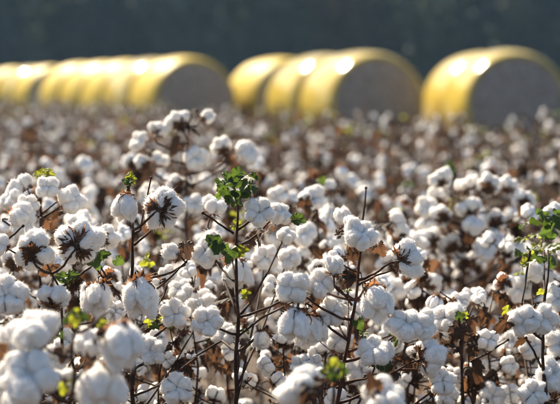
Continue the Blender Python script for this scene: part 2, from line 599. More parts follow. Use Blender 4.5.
def build_wood():
    g = Geo()
    rs = np.random.default_rng(5)
    for row in range(4):
        yb = 118 + row * 9
        for x in np.arange(-80, 80, 4.4):
            x0 = x + rs.uniform(-2, 2); y0 = yb + rs.uniform(-3, 3)
            h = rs.uniform(11, 20) + row * 2.2
            V, F = tube([Vector((x0, y0, -0.5)), Vector((x0 + rs.uniform(-.3, .3), y0, h * .4)), Vector((x0 + rs.uniform(-.6, .6), y0, h * .8))], [0.32, 0.24, 0.08], 5)
            g.add(V, F, 1)
            nb = 10
            leafm = (0, 0, 0, 2, 3, 3)[int(rs.integers(0, 6))]
            for b in range(nb):
                t = 0.12 + 0.85 * b / nb
                cz = h * t; rad = h * 0.17 * (1.15 - abs(t - 0.5)) * rs.uniform(0.8, 1.2)
                ang = rs.uniform(0, 6.28); rr = rs.uniform(0.3, 1.8) * (1.1 - t)
                c = np.array([x0 + rr * math.cos(ang), y0 + rr * math.sin(ang), cz])
                n = 110
                d = rs.normal(size=(n, 3)); d /= np.linalg.norm(d, axis=1)[:, None]
                p = c + d * (rad * rs.uniform(0.55, 1.0, (n, 1))) * np.array([1, 1, 0.8])
                a = rs.normal(size=(n, 3)); a /= np.linalg.norm(a, axis=1)[:, None]
                bb = np.cross(a, d); bb /= np.linalg.norm(bb, axis=1)[:, None] + 1e-6
                s = rs.uniform(0.25, 0.55, (n, 1))
                V = np.stack([p + a * s, p + bb * s, p - a * s, p - bb * s], 1).reshape(-1, 3)
                q = np.arange(n)[:, None] * 4
                F = np.concatenate([q + np.array([[0, 1, 2]]), q + np.array([[0, 2, 3]])])
                g.add(V, F, leafm)
    link('treeline', g.mesh('treeline', [M_TREE, M_TRUNK, M_TREE2, M_TREE3], False), kind='stuff',
         label='dark far-off wood standing beyond the yellow bales', category='wood')


build_wood()

# ------------------------------------------------------------------ round bales
def wrap_material(name, r_lo, r_hi, spec):
    m, t = material(name)
    N, L = t.nodes, t.links
    out = N.new('ShaderNodeOutputMaterial')
    tc = N.new('ShaderNodeTexCoord')
    mp = N.new('ShaderNodeMapping'); mp.inputs['Scale'].default_value = (5.0, 0.8, 5.0)
    L.new(tc.outputs['Object'], mp.inputs['Vector'])
    nz = N.new('ShaderNodeTexNoise'); nz.inputs['Scale'].default_value = 1.6; nz.inputs['Detail'].default_value = 6
    L.new(mp.outputs[0], nz.inputs['Vector'])
    cr = N.new('ShaderNodeValToRGB')
    cr.color_ramp.elements[0].position = 0.3; cr.color_ramp.elements[0].color = (0.41, 0.295, 0.035, 1)
    cr.color_ramp.elements[1].position = 0.7; cr.color_ramp.elements[1].color = (0.48, 0.365, 0.075, 1)
    L.new(nz.outputs['Fac'], cr.inputs[0])
    pb = N.new('ShaderNodeBsdfPrincipled')
    oi = N.new('ShaderNodeObjectInfo')
    rr = N.new('ShaderNodeMapRange'); rr.inputs[3].default_value = r_lo; rr.inputs[4].default_value = r_hi
    L.new(oi.outputs['Random'], rr.inputs[0]); L.new(rr.outputs[0], pb.inputs['Roughness'])
    pb.inputs['Specular IOR Level'].default_value = spec
    L.new(cr.outputs[0], pb.inputs['Base Color'])
    bp = N.new('ShaderNodeBump'); bp.inputs['Strength'].default_value = 0.4; bp.inputs['Distance'].default_value = 0.03
    L.new(nz.outputs['Fac'], bp.inputs['Height']); L.new(bp.outputs[0], pb.inputs['Normal'])
    L.new(pb.outputs[0], out.inputs[0])
    return m


def bale_face_material():
    m, t = material('bale_cotton')
    N, L = t.nodes, t.links
    out = N.new('ShaderNodeOutputMaterial')
    tc = N.new('ShaderNodeTexCoord')
    nz = N.new('ShaderNodeTexNoise'); nz.inputs['Scale'].default_value = 9; nz.inputs['Detail'].default_value = 10
    nz.inputs['Roughness'].default_value = 0.75
    L.new(tc.outputs['Object'], nz.inputs['Vector'])
    cr = N.new('ShaderNodeValToRGB')
    cr.color_ramp.elements[0].position = 0.35; cr.color_ramp.elements[0].color = (0.15, 0.12, 0.10, 1)
    cr.color_ramp.elements[1].position = 0.68; cr.color_ramp.elements[1].color = (0.46, 0.41, 0.36, 1)
    L.new(nz.outputs['Fac'], cr.inputs[0])
    pb = N.new('ShaderNodeBsdfPrincipled'); pb.inputs['Roughness'].default_value = 1.0
    L.new(cr.outputs[0], pb.inputs['Base Color'])
    bp = N.new('ShaderNodeBump'); bp.inputs['Strength'].default_value = 0.9; bp.inputs['Distance'].default_value = 0.05
    L.new(nz.outputs['Fac'], bp.inputs['Height']); L.new(bp.outputs[0], pb.inputs['Normal'])
    L.new(pb.outputs[0], out.inputs[0])
    return m


M_WRAP, M_DUSTY, M_FACE = wrap_material('bale_wrap', 0.15, 0.25, 0.24), wrap_material('dusty_bale_wrap', 0.38, 0.55, 0.05), bale_face_material()
BR, BL = 1.22, 2.35


def revolve(prof, seg, wob, seed, squash=0.03):
    """surface of revolution about y; prof = [(r, y)]"""
    rs = Vector((seed * 3.7, seed, 1))
    V, F = [], []
    for i, (r, y) in enumerate(prof):
        for k in range(seg):
            a = 2 * math.pi * k / seg
            rr = r * (1 + wob * noise.noise(Vector((math.cos(a) * 2, math.sin(a) * 2, y * 1.7)) + rs) + wob * .5 * noise.noise(Vector((math.cos(a) * 7, math.sin(a) * 7, y * 2.5)) + rs))
            z = rr * math.sin(a)
            if z < 0:
                z = max(z, -BR * (1 - squash))
            V.append((rr * math.cos(a), y, z))
    for i in range(len(prof) - 1):
        for k in range(seg):
            a, b = i * seg + k, i * seg + (k + 1) % seg
            F += [(a, b, b + seg), (a, b + seg, a + seg)]
    return np.array(V), np.array(F)


def bale_meshes(seed, M_WRAP):
    h = BL / 2
    prof = [(BR * 0.84, -h + 0.06), (BR * 0.86, -h), (BR * 0.895, -h + 0.005), (BR * 0.925, -h + 0.06), (BR * 0.95, -h + .16)]
    prof += [(BR * (1.0 - 0.06 * abs(y / h) ** 2.0), y) for y in np.linspace(-h + 0.3, h - 0.3, 11)]
    prof += [(BR * 0.95, h - .16), (BR * 0.925, h - 0.06), (BR * 0.895, h - 0.005), (BR * 0.86, h), (BR * 0.84, h - 0.06)]
    V, F = revolve(prof, 72, 0.012, seed)
    wrap = mesh_np('wrap', V, F, np.zeros(len(F)), [M_WRAP])
    ends = []
    for s in (-1, 1):
        pr = [(BR * 0.855, s * (h - 0.05)), (BR * .75, s * (h + .0)), (BR * 0.6, s * (h + 0.02)), (BR * 0.4, s * (h + .05)), (BR * .2, s * (h + .06)), (0.002, s * (h + 0.06))]
        V, F = revolve(pr, 60, 0.03, seed + 5 + s)
        V[:, 1] += np.array([0.035 * noise.noise(Vector((v[0] * 4, v[2] * 4, seed))) for v in V])
        ends.append(mesh_np('cotton_end', V, F if s < 0 else F[:, ::-1], np.zeros(len(F)), [M_FACE]))
    # loose tail of the wrap: a slightly proud overlapping strip
    A = np.linspace(0.35, 1.25, 14)
    V, F = [], []
    for i, a in enumerate(A):
        rr = BR * (1.012 + 0.004 * math.sin(i * 2.1))
        for y in (-h * .6, -h * .25, h * .25, h * .6):
            q = rr * (1.0 - 0.06 * abs(y / h) ** 2.0)
            V.append((q * math.cos(a), y, q * math.sin(a)))
    for i in range(len(A) - 1):
        for k in range(3):
            a = i * 4 + k
            F += [(a, a + 1, a + 5), (a, a + 5, a + 4)]
    tail = mesh_np('wrap_tail', np.array(V), np.array(F), np.zeros(len(F)), [M_WRAP])
    return wrap, ends, tail


BALES = [[bale_meshes(s, m) for s in range(3)] for m in (M_WRAP, M_DUSTY)]
AX = R(25)     # bale axis turned from the view direction


def bale_row(front_px, front_d, n, labels, group, ax=AX, gap=0.14):
    """bales end to end, leading away; front_px = where the centre of the near end stands"""
    p = at(front_px, 100, front_d)
    a = Vector((-math.sin(ax), math.cos(ax), 0))
    for i in range(n):
        c = Vector((p.x, p.y, 0)) + a * (BL * 0.5 + i * (BL + gap)) + Vector((random.uniform(-.05, .05), 0, 0))
        r = link('round_bale', None, None, Matrix.Translation((c.x, c.y, -0.2)) @ Matrix.Rotation(ax + random.uniform(-.02, .02), 4, 'Z'),
                 label=labels[i], category='bale', group=group)
        r.empty_display_size = 0.3
        wrap, ends, tail = BALES[1 if front_d > 39 and i != 1 else 0][(i + int(front_px)) % 3]
        lift = Matrix.Translation((0, 0, BR * 0.97 - 0.03))
        link('wrap', wrap, r, lift)
        for e in ends:
            link('cotton_end', e, r, lift)
        link('wrap_tail', tail, r, lift)


GRP = 'round cotton bales behind the field'
bale_row(518, 33.2, 2, [
    'yellow wrapped round cotton bale with grey end, front of the pair set nearly end-on',
    'yellow wrapped round cotton bale, rear of the pair set nearly end-on'], GRP, R(6))
bale_row(379, 35.0, 2, [
    'yellow wrapped round cotton bale with grey end, front of the slanting pair',
    'yellow wrapped round cotton bale, rear of the slanting pair'], GRP, R(17), 0.34)
bale_row(294, 42.0, 1, ['single yellow wrapped round cotton bale behind the slanting pair'], GRP, R(22))
bale_row(198, 40.5, 5, [
    'yellow wrapped round cotton bale with grey end, front of the row of five',
    'yellow wrapped round cotton bale, second in the row of five',
    'yellow wrapped round cotton bale, third in the row of five',
    'yellow wrapped round cotton bale, fourth in the row of five',
    'yellow wrapped round cotton bale, last of the row of five'], GRP, R(22), 0.34)
bale_row(60, 57.0, 3, [
    'small pale yellow round cotton bale, grey end half hidden behind the row of five',
    'small pale yellow round cotton bale, middle of the three past the row of five',
    'small pale yellow round cotton bale, last of the three past the row of five'], GRP, R(25))


# ------------------------------------------------------------------ cotton plants
def plant_root(base, label, group=None, rot=0.0, scale=1.0):
    r = link('cotton_plant', None, None, Matrix.Translation(base) @ Matrix.Rotation(rot, 4, 'Z') @ Matrix.Scale(scale, 4),
             label=label, category='cotton plant')
    if group:
        r['group'] = group
    r.empty_display_size = 0.1
    return r


def add_boll(parent, mat, kind, var):
    """boll as a part with its locks and bracts as sub-parts"""
    bur, lk, br = RECIPES[kind][var % 4]
    b = link('boll', BUR_ME[bur], parent, mat)
    for i, m in lk:
        link('lock', LOCK_ME[i], b, m)
    for i, m in br:
        link('bract', BRACT_ME[i], b, m)
    return b


def face(v):
    """direction given as (right, up, towards camera)"""
    return (RIGHT * v[0] + UP * v[1] - FWD * v[2]).normalized()


def hero(label, stem, bolls, leaves=(), twigs=(), red=False, r0=0.0052, group=None):
    """stem: [(px, py, d)] top to bottom; it then runs on to the ground.
    bolls: (px, py, d, radius px, kind, facing, [attach fraction])"""
    top = [at(*p) for p in stem]
    lo = top[-1]
    prev = top[-2]
    dirn = (lo - prev).normalized()
    # continue downward to the soil
    k = max(0.0, min(0.25, 0.5 * (dirn.x / max(0.3, -dirn.z))))
    base = Vector((lo.x + k * lo.z * 0.5 + random.uniform(-.02, .02), lo.y + random.uniform(-.03, .03), -0.02))
    low = [lo.lerp(base, t) + Vector((math.sin(t * 9) * 0.004, 0, 0)) for t in (0.25, 0.5, 0.75, 1.0)]
    path = top + low
    root = plant_root((base.x, base.y, 0), label, group)
    org = Vector((base.x, base.y, 0))
    # resample with little zigzag
    pts = [path[0]]
    for a, b in zip(path[:-1], path[1:]):
        n = max(2, int((b - a).length / 0.035))
        for i in range(1, n + 1):
            p = a.lerp(b, i / n)
            if i < n:
                p = p + Vector((random.uniform(-1, 1), random.uniform(-1, 1), 0)) * 0.0038
            pts.append(p)
    L = len(pts)
    rad = [0.0020 + (r0 - 0.0020) * min(1, (i / L) * 2.2) for i in range(L)]
    rad = [r * (1.22 if i % 3 == 0 else 1.0) for i, r in enumerate(rad)]
    g = Geo(); V, F = tube([p - org for p in pts], rad, 7); g.add(V, F)
    mt = M_REDSTEM if red else M_STEM
    link('stem', g.mesh('stem', [mt]), root)
    for bi, b in enumerate(bolls):
        px, py, d, r, kind, fc = b[:6]
        if d > 4.3 and bi % 2:
            fc = (fc[0], fc[1], -abs(fc[2]))
        axis = face(fc)
        s = r * d / FPX / 0.041 * (0.84 if d > 4.3 else (0.88 if d < 3 else 0.93))
        mid = 0.034 if kind in ('hang',) else (0.026 if kind == 'tight' else 0.020)
        loc = at(px, py, d) - axis * (mid * s)
        m = mat_axis(loc - org, axis, random.uniform(0, 6.28), s)
        add_boll(root, m, kind, random.randrange(4))
        # branch from the stem, leaving below the boll
        back = loc - axis * 0.02 * s
        best = min(pts, key=lambda p: abs((back.z - p.z) - 0.55 * math.hypot(back.x - p.x, back.y - p.y)) + 0.15 * (back - p).length)
        ds = (back - best).length
        if ds > 0.015:
            pth = [best]
            c1 = best + (back - best) * 0.55 + Vector((0, 0, -0.03 * min(1, ds / 0.2)))
            c2 = back - axis * min(0.05, ds * 0.35)
            for i in range(1, 9):
                t = i / 8
                p = best * (1 - t) ** 3 + c1 * 3 * t * (1 - t) ** 2 + c2 * 3 * t * t * (1 - t) + back * t ** 3
                if i < 8:
                    p = p + Vector((random.uniform(-1, 1), random.uniform(-1, 1), random.uniform(-1, 1))) * 0.0016
                pth.append(p)
            g = Geo(); V, F = tube([p - org for p in pth], [0.0034 - 0.0014 * i / 8 for i in range(9)], 6); g.add(V, F)
            link('branch', g.mesh('branch', [mt]), root)
    for tw in twigs:
        tp = [at(*p) - org for p in tw]
        g = Geo()
        pp = []
        for a, b in zip(tp[:-1], tp[1:]):
            for i in range(4):
                pp.append(a.lerp(b, i / 4) + Vector((random.uniform(-1, 1), 0, random.uniform(-1, 1))) * 0.001)
        pp.append(tp[-1])
        V, F = tube(pp, [0.0030 - 0.0012 * i / len(pp) for i in range(len(pp))], 6); g.add(V, F)
        V, F = ICO[1]
        g.add(V * 0.0042 + np.array(tp[-1]), F)
        link('branch', g.mesh('branch', [mt]), root)
    for lf in leaves:
        px, py, d, r, kind = lf[:5]
        ctr = at(px, py, d) - org
        dr = face(lf[5]) if len(lf) > 5 else Vector((random.uniform(-1, 1), random.uniform(-1, 1), random.uniform(-.6, .6))).normalized()
        nrm = face(lf[6]) if len(lf) > 6 else Vector((random.uniform(-.6, .6), random.uniform(-1, .3), random.uniform(.1, 1))).normalized()
        leaf(root, ctr, dr, nrm, r * d / FPX, kind)
    return root


def leaf(root, ctr, dr, nrm, size, kind):
    x = dr.normalized()
    z = (nrm - x * nrm.dot(x)).normalized()
    y = z.cross(x)
    m = Matrix(((x.x, y.x, z.x, ctr.x - x.x * size * .4), (x.y, y.y, z.y, ctr.y - x.y * size * .4), (x.z, y.z, z.z, ctr.z - x.z * size * .4), (0, 0, 0, 1)))
    me = random.choice(LEAF_ME[kind])
    return link('leaf', me, root, m @ Matrix.Scale(size, 4))


D = FOCUS
FR, BK, UPV, DN = (0, 0.25, 1), (0, 0.1, -1), (0, 1, 0.2), (0, -1, 0.3)

# the tall plant with the green leaf crown, stem near the middle
hero('tall cotton plant with a crown of dark green leaves on its dark straight stem',
     [(238, 192, D), (238, 215, D), (236, 246, D), (237, 300, D), (236, 404, D)],
     [(258, 212, D - .02, 17, 'open5', (0.15, 0.1, 1)), (279, 214, D + .07, 14, 'open4', (0.5, 0.4, .6)),
      (208, 251, D + .03, 18, 'loose', (-.3, .4, .7)), (214, 206, D + .32, 14, 'open4', (.3, .8, .2)),
      (237, 274, D + .16, 18, 'hang', (.2, -.9, .4)), (292, 288, D - .03, 19, 'open4', (-.1, .2, 1)),
      (207, 321, D - .04, 18, 'open5', (.1, .1, 1)), (286, 236, D + .2, 11, 'open4', (.3, .5, .5)),
      (262, 340, D + .05, 14, 'tight', (-.3, -.6, .5)), (226, 335, D + .2, 12, 'loose', (-.5, .5, .5)),
      (265, 258, D + .45, 15, 'open5', (0, .3, 1)), (289, 259, D + .35, 13, 'open4', (.2, .4, .8))],
     [(px, py, D + dd, r * 1.15, 'green', (math.sin(k * 2.3), math.cos(k * 1.7) * .8, math.sin(k * 1.1)), (math.cos(k * 2.9) * .7, .35, .4 + .5 * math.sin(k * 1.9)))
      for k, (px, py, dd, r) in enumerate(((221, 187, .01, 13), (228, 181, .03, 12), (236, 176, .02, 11), (245, 178, .0, 13), (251, 185, .02, 11), (243, 187, -.03, 13),
                                           (233, 188, -.03, 13), (226, 195, -.02, 11), (238, 196, -.03, 12), (248, 193, .02, 10), (217, 192, .03, 9), (231, 199, .0, 9), (254, 178, .03, 8), (240, 182, .04, 12)))] + [
      (213, 241, D - .02, 13, 'green', (-.5, .5, .1), (.1, .3, 1)), (217, 249, D - .03, 11, 'green', (-.2, -.6, .3), (.1, .5, 1)),
      (229, 255, D - .02, 13, 'green', (-.2, -.9, .2), (.3, .4, 1)), (238, 226, D + .04, 9, 'lime', (.6, -.2, .2), (0, .4, 1)),
      (243, 251, D, 10, 'lime', (.7, .2, .2), (0, .5, 1)), (300, 220, D + .05, 10, 'green', (.9, -.2, .2), (-.1, .4, 1)),
      (294, 219, D + .06, 7, 'lime', (-.5, .4, .2), (0, .5, 1)), (246, 294, D, 8, 'lime', (.5, .2, .3), (0, .5, 1)),
      (262, 233, D + .06, 14, 'dry'), (250, 236, D + .1, 13, 'dry'), (226, 296, D + .12, 15, 'dry'), (248, 345, D + .15, 20, 'dry'),
      (244, 331, D, 7, 'green')],
     [[(234, 234, D), (218, 223, D), (203, 213, D)], [(237, 337, D), (262, 318, D), (293, 302, D)], [(237, 352, D), (222, 341, D + .1), (196, 356, D + .1), (178, 372, D + .1)]])

# thin straight stem, single drooping boll on its tip
hero('slender cotton plant carrying one smooth drooping boll beside a small green bud at its tip',
     [(128, 184, D), (131, 196, D), (133, 230, D), (133, 300, D), (133, 404, D)],
     [(125, 207, D - .05, 16, 'hang', (-.1, -1, .15)), (163, 209, D - .03, 22, 'loose', (.25, .1, -1)),
      (96, 299, D - .02, 20, 'hang', (0, -.75, .6)), (139, 298, D - .05, 23, 'hang', (.1, -.9, .45)),
      (152, 351, D - .03, 16, 'open5', (-.1, .1, 1)), (177, 389, D - .02, 19, 'open5', (0, .3, 1)),
      (175, 314, D - .02, 17, 'open5', (0, .1, 1)), (180, 291, D + .1, 14, 'loose', (0, .6, .5)),
      (171, 252, D, 13, 'tight', (-.7, .4, .4)), (154, 283, D + .06, 10, 'tight', (-.5, -.2, .4)),
      (106, 238, D + .25, 14, 'loose', (.4, .2, -.5)), (168, 274, D + .15, 10, 'open4', (0, .5, .8)),
      (136, 273, D + .1, 10, 'tight', (.3, .5, .4)), (200, 302, D + .3, 15, 'loose', (0, .5, .5))],
     [(130, 176, D, 8, 'lime', (.1, .9, 0), (0, .2, 1)), (126, 181, D - .01, 7, 'green', (-.7, .3, .2), (0, .4, 1)), (133, 180, D, 7, 'lime', (.7, .4, 0), (0, .4, 1)),
      (129, 183, D - .02, 6, 'green', (0, -.5, .5), (0, .6, 1)), (187, 249, D, 12, 'dark', (.2, -.5, .4)), (120, 262, D + .1, 9, 'green'),
      (150, 322, D + .02, 8, 'lime'), (155, 326, D, 7, 'green'), (146, 262, D + .25, 12, 'lime')],
     [[(134, 234, D), (140, 230, D), (151, 212 - 34, D)], [(134, 245, D), (150, 232, D), (163, 216, D)], [(150, 294, D), (168, 280, D), (186, 262, D)],
      [(134, 396, D), (158, 386, D), (196, 358, D)]])

# left cluster, yellow-green tip
hero('bushy cotton plant with a bright yellow-green leaf tuft on top and crowded bolls',
     [(43, 178, D + .35), (41, 200, D + .35), (40, 235, D + .35), (39, 300, D + .35), (40, 380, D + .35)],
     [(48, 187, D + .30, 13, 'open4', (0, .1, 1)), (25, 182, D + .38, 11, 'tight', (-.3, .9, .2)), (13, 197, D + .36, 15, 'loose', (-.5, .5, .5)),
      (28, 206, D + .30, 13, 'open5', (.3, .2, .8)), (71, 200, D + .33, 16, 'open4', (.5, .2, .6)), (22, 221, D + .25, 19, 'loose', (.8, -.1, .2)),
      (78, 222, D + .6, 14, 'loose', (.2, .8, .2)), (15, 262, D + .5, 14, 'loose', (0, .3, -.6)), (60, 262, D + .5, 15, 'loose', (.3, .3, .7))],
     [(38, 174, D + .35, 9, 'lime', (-.8, .3, 0), (0, .5, 1)), (46, 172, D + .36, 10, 'lime', (.6, .5, 0), (0, .5, 1)), (51, 174, D + .35, 8, 'lime', (.9, -.1, 0), (0, .6, 1)),
      (41, 177, D + .33, 8, 'lime', (0, -.3, .6), (0, .8, .8)), (46, 226, D + .35, 13, 'dry', (.3, -.7, .2)), (58, 212, D + .4, 9, 'dry'), (10, 214, D + .3, 12, 'dry')],
     [[(41, 215, D + .35), (50, 207, D + .35), (58, 201, D + .35)]])

# two bolls showing their dark calyx
hero('cotton plant whose two large bolls turn their dark spiky calyx outward',
     [(46, 262, D), (58, 285, D), (62, 320, D), (60, 404, D)],
     [(33, 252, D - .06, 20, 'loose', (-.1, .25, -1)), (80, 242, D - .04, 25, 'loose', (.05, .25, -1)), (8, 296, D - .3, 24, 'open5', (-.1, .3, 1)),
      (53, 300, D - .1, 18, 'loose', (.1, .8, -.5)), (0, 245, D - .1, 13, 'open4', (-.5, .3, .4)), (70, 345, D + .1, 17, 'open5', (0, .3, .8))],
     [(60, 277, D, 10, 'green', (-.7, .2, .2), (0, .5, 1)), (73, 275, D, 10, 'green', (.7, .2, .2), (0, .5, 1)), (67, 283, D, 8, 'green'),
      (95, 262, D - .03, 13, 'green', (.3, -.6, .2), (0, .4, 1)), (105, 254, D - .02, 9, 'green', (.8, .3, 0), (0, .5, 1)), (48, 268, D + .05, 14, 'dry'), (22, 262, D, 12, 'dry')],
     [[(0, 246, D - .1), (12, 236, D - .1), (23, 226, D - .1)], [(58, 290, D), (80, 275, D), (93, 265, D), (108, 283, D)]])

# reddish stem, right of the middle
hero('cotton plant with a reddish slanting stem and heavy bright bolls on both sides',
     [(362, 232, D), (361, 252, D), (358, 280, D), (352, 320, D), (344, 362, D), (337, 404, D)],
     [(360, 236, D - .02, 20, 'open5', (.25, .5, .6)), (335, 266, D - .03, 14, 'tight', (.05, 1, .2)), (408, 259, D - .02, 20, 'loose', (.8, .15, -.5)),
      (377, 303, D - .03, 21, 'hang', (.15, -.75, .65)), (375, 286, D + .02, 14, 'tight', (.3, .4, .4)), (405, 325, D - .04, 19, 'loose', (.2, .5, .8)), (424, 325, D - .02, 17, 'open4', (.7, .2, .5)),
      (320, 284, D, 17, 'open4', (-.1, .3, .9)), (332, 313, D + .02, 17, 'open5', (-.2, .2, .9)), (375, 354, D - .05, 20, 'loose', (0, .5, .3)),
      (430, 358, D - .04, 20, 'loose', (.75, .15, -.2)), (296, 325, D - .06, 20, 'hang', (-.1, -.9, .4)), (311, 330, D, 20, 'hang', (.2, -.9, .3)),
      (301, 364, D - .04, 12, 'open5', (-.2, .2, 1)), (314, 364, D, 10, 'open4', (.3, .2, .8)), (360, 372, D + .1, 17, 'loose', (0, .4, .7)),
      (343, 217, D + .4, 13, 'tight', (-.2, .9, .3)), (350, 222, D - .01, 9, 'tight', (-.3, .9, .2)), (340, 340, D + .3, 16, 'open5', (0, .4, .8)),
      (442, 382, D - .02, 16, 'open5', (.2, .4, .8)), (392, 335, D + .25, 15, 'loose', (0, .3, .8))],
     [(380, 250, D + .02, 11, 'dry', (.2, -.8, .2)), (352, 255, D, 10, 'dry', (-.1, -.9, .3)), (340, 232, D + .02, 9, 'dry'), (388, 375, D - .05, 14, 'dark'),
      (360, 325, D - .01, 10, 'green', (.4, -.6, .2), (0, .4, 1)), (364, 335, D, 8, 'green'), (384, 367, D - .08, 12, 'green', (.1, -.8, .2), (0, .4, 1)),
      (396, 339, D, 12, 'green', (.2, -.5, .2)), (346, 290, D, 7, 'lime'), (317, 303, D, 13, 'dry', (.2, -.8, .2)), (438, 345, D + .2, 16, 'dry')],
     [[(352, 305, D), (342, 292, D), (332, 282, D)], [(358, 285, D), (376, 276, D), (394, 270, D)], [(348, 352, D), (372, 343, D), (392, 335, D)],
      [(336, 388, D), (352, 382, D), (364, 378, D)], [(364, 376, D), (400, 370, D), (440, 370, D)], [(362, 232, D + .3), (364, 210, D + .3), (366, 188, D + .3)]], red=True)

# right-hand plant
hero('cotton plant with one broad double boll under leafy green twigs',
     [(548, 250, D + .15), (546, 290, D + .1), (543, 340, D + .05), (546, 404, D)],
     [(524, 321, D - .03, 18, 'open4', (-.2, .1, 1)), (543, 319, D - .02, 17, 'open4', (.3, .1, .9)), (557, 345, D + .1, 14, 'loose', (.4, .4, .7)),
      (552, 375, D + .05, 18, 'loose', (.3, .4, .7)), (534, 394, D + .02, 17, 'open5', (0, .3, .9)), (556, 215, D + .4, 14, 'loose', (.3, .5, .5)), (532, 348, D + .3, 15, 'open5', (0, .4, .8)),
      (556, 300, D + .3, 16, 'open5', (.2, .4, .8)), (520, 290, D + .6, 14, 'loose', (0, .4, .8)), (540, 270, D + .5, 15, 'loose', (.2, .4, .6))],
     [(503, 325, D - .06, 13, 'dry', (-.7, -.5, .2), (0, .4, 1))] +
     [(519 + 42 * u, 206 + 54 * v, D + .25 + .1 * random.random(), 11 + 5 * random.random(), random.choice(('green', 'green', 'green', 'green', 'lime')))
      for u, v in ((.1, .6), (.3, .3), (.45, .75), (.6, .1), (.7, .5), (.9, .35), (.95, .8), (.5, .5), (.25, .85), (.8, 1), (.65, .25), (.35, .55), (1, .1), (.15, .9), (.55, .95), (.75, .72))] +
     [(534, 250, D + .2, 10, 'green'), (527, 262, D + .2, 9, 'lime'), (545, 258, D + .2, 9, 'green'), (506, 312, D + .2, 8, 'lime'), (541, 292, D + .1, 7, 'lime'), (523, 340, D + .2, 11, 'dry')],
     [[(530, 250, D + .2), (526, 280, D + .2), (522, 304, D + .15)], [(543, 372, D + .05), (534, 352, D), (526, 338, D)], [(470, 362, D + .3), (490, 352, D + .25), (508, 340, D + .2)]])

# bare stem with withered dark leaf
hero('thin cotton plant topped by a withered dark curled leaf over brown leaves',
     [(459, 318, D + .12), (461, 340, D + .12), (463, 404, D + .12)],
     [(448, 318, D + .2, 17, 'loose', (-.5, .3, .7)), (480, 340, D + .6, 12, 'tight', (.5, .3, .3)), (447, 395, D + .2, 14, 'open5', (-.3, .3, .8)), (492, 398, D + .3, 15, 'loose', (0, .4, .8)), (478, 384, D + .5, 13, 'loose', (0, .5, .6))],
     [(456, 332, D + .1, 13, 'dark', (-.5, -.7, .2)), (463, 334, D + .1, 14, 'dark', (.3, -.8, .2)), (468, 331, D + .12, 11, 'dark', (.8, -.3, .1)), (452, 340, D + .12, 11, 'dark', (-.3, -.9, .1)),
      (459, 316, D + .12, 8, 'green', (0, .8, .1)), (465, 314, D + .12, 6, 'lime'), (455, 345, D + .15, 14, 'dry'), (475, 372, D + .3, 17, 'dry'), (486, 375, D + .4, 15, 'dry'), (450, 372, D + .3, 15, 'dry')])

# near plants standing before the others
N1 = 2.72
hero('cotton plant with large fluffy bolls round a thin stem, yellow leaf low on it',
     [(76, 322, N1), (73, 345, N1), (74, 370, N1), (70, 404, N1)],
     [(33, 331, N1 - .05, 27, 'loose', (-.3, .5, .4)), (122, 345, N1 - .04, 30, 'hang', (.3, -.8, .5)), (90, 345, N1 + .1, 20, 'loose', (.2, .6, .4)), (30, 376, N1 - .1, 30, 'loose', (-.2, .4, .8)),
      (100, 388, N1 - .02, 30, 'hang', (.1, -.8, .5)), (52, 362, N1 + .1, 18, 'loose', (.2, .3, .6)), (14, 345, N1 + .1, 18, 'loose', (-.4, .3, .6)), (60, 385, N1 + .05, 18, 'loose', (-.1, .2, -1)), (20, 402, N1 - .1, 24, 'hang', (0, -.8, .4)),
      (2, 385, N1, 20, 'loose', (-.4, .4, .4))],
     [(69, 319, N1, 11, 'green', (-.6, -.3, .2), (0, .5, 1)), (76, 314, N1, 11, 'lime', (.1, .9, 0), (0, .3, 1)), (83, 317, N1, 11, 'green', (.8, 0, .1), (0, .5, 1)), (75, 322, N1 - .02, 9, 'lime', (.1, -.7, .3), (0, .5, 1)),
      (62, 336, N1, 7, 'green'), (63, 390, N1, 9, 'lime', (-.2, -.8, .2), (0, .3, 1)), (70, 383, N1, 6, 'lime'), (62, 350, N1 + .03, 15, 'dry'), (104, 335, N1 - .05, 17, 'dry'), (92, 365, N1, 17, 'dry'), (4, 352, N1, 17, 'dry'), (103, 322, N1 + .05, 8, 'lime')])

hero('low cotton plant with one big white tuft and a fresh green leaf',
     [(335, 374, N1 + .1), (334, 388, N1 + .1), (333, 404, N1 + .1)],
     [(297, 388, N1, 27, 'loose', (-.6, .5, .1)), (384, 398, N1 + .05, 26, 'loose', (.1, .5, .3)), (318, 352 + 24, N1 + .35, 12, 'tight', (.5, .4, .4))],
     [(333, 366, N1 + .08, 15, 'lime', (.1, .8, .1), (0, .4, 1)), (326, 371, N1 + .08, 12, 'green', (-.8, 0, .1), (0, .5, 1)), (342, 371, N1 + .1, 12, 'green', (.8, -.1, .1), (0, .5, 1)), (334, 376, N1 + .06, 11, 'green', (0, -.7, .4), (0, .7, 1)),
      (313, 392, N1 - .06, 17, 'dry', (.2, -.4, .6), (.3, .2, 1)), (318, 384, N1 - .03, 14, 'dry', (.6, .3, .3), (.2, .3, 1)), (306, 398, N1 - .08, 14, 'dry', (-.2, -.5, .6), (.1, .3, 1)), (373, 384, N1, 14, 'dry', (-.3, .6, .3), (-.2, .2, 1)), (371, 392, N1 - .02, 12, 'dry')])

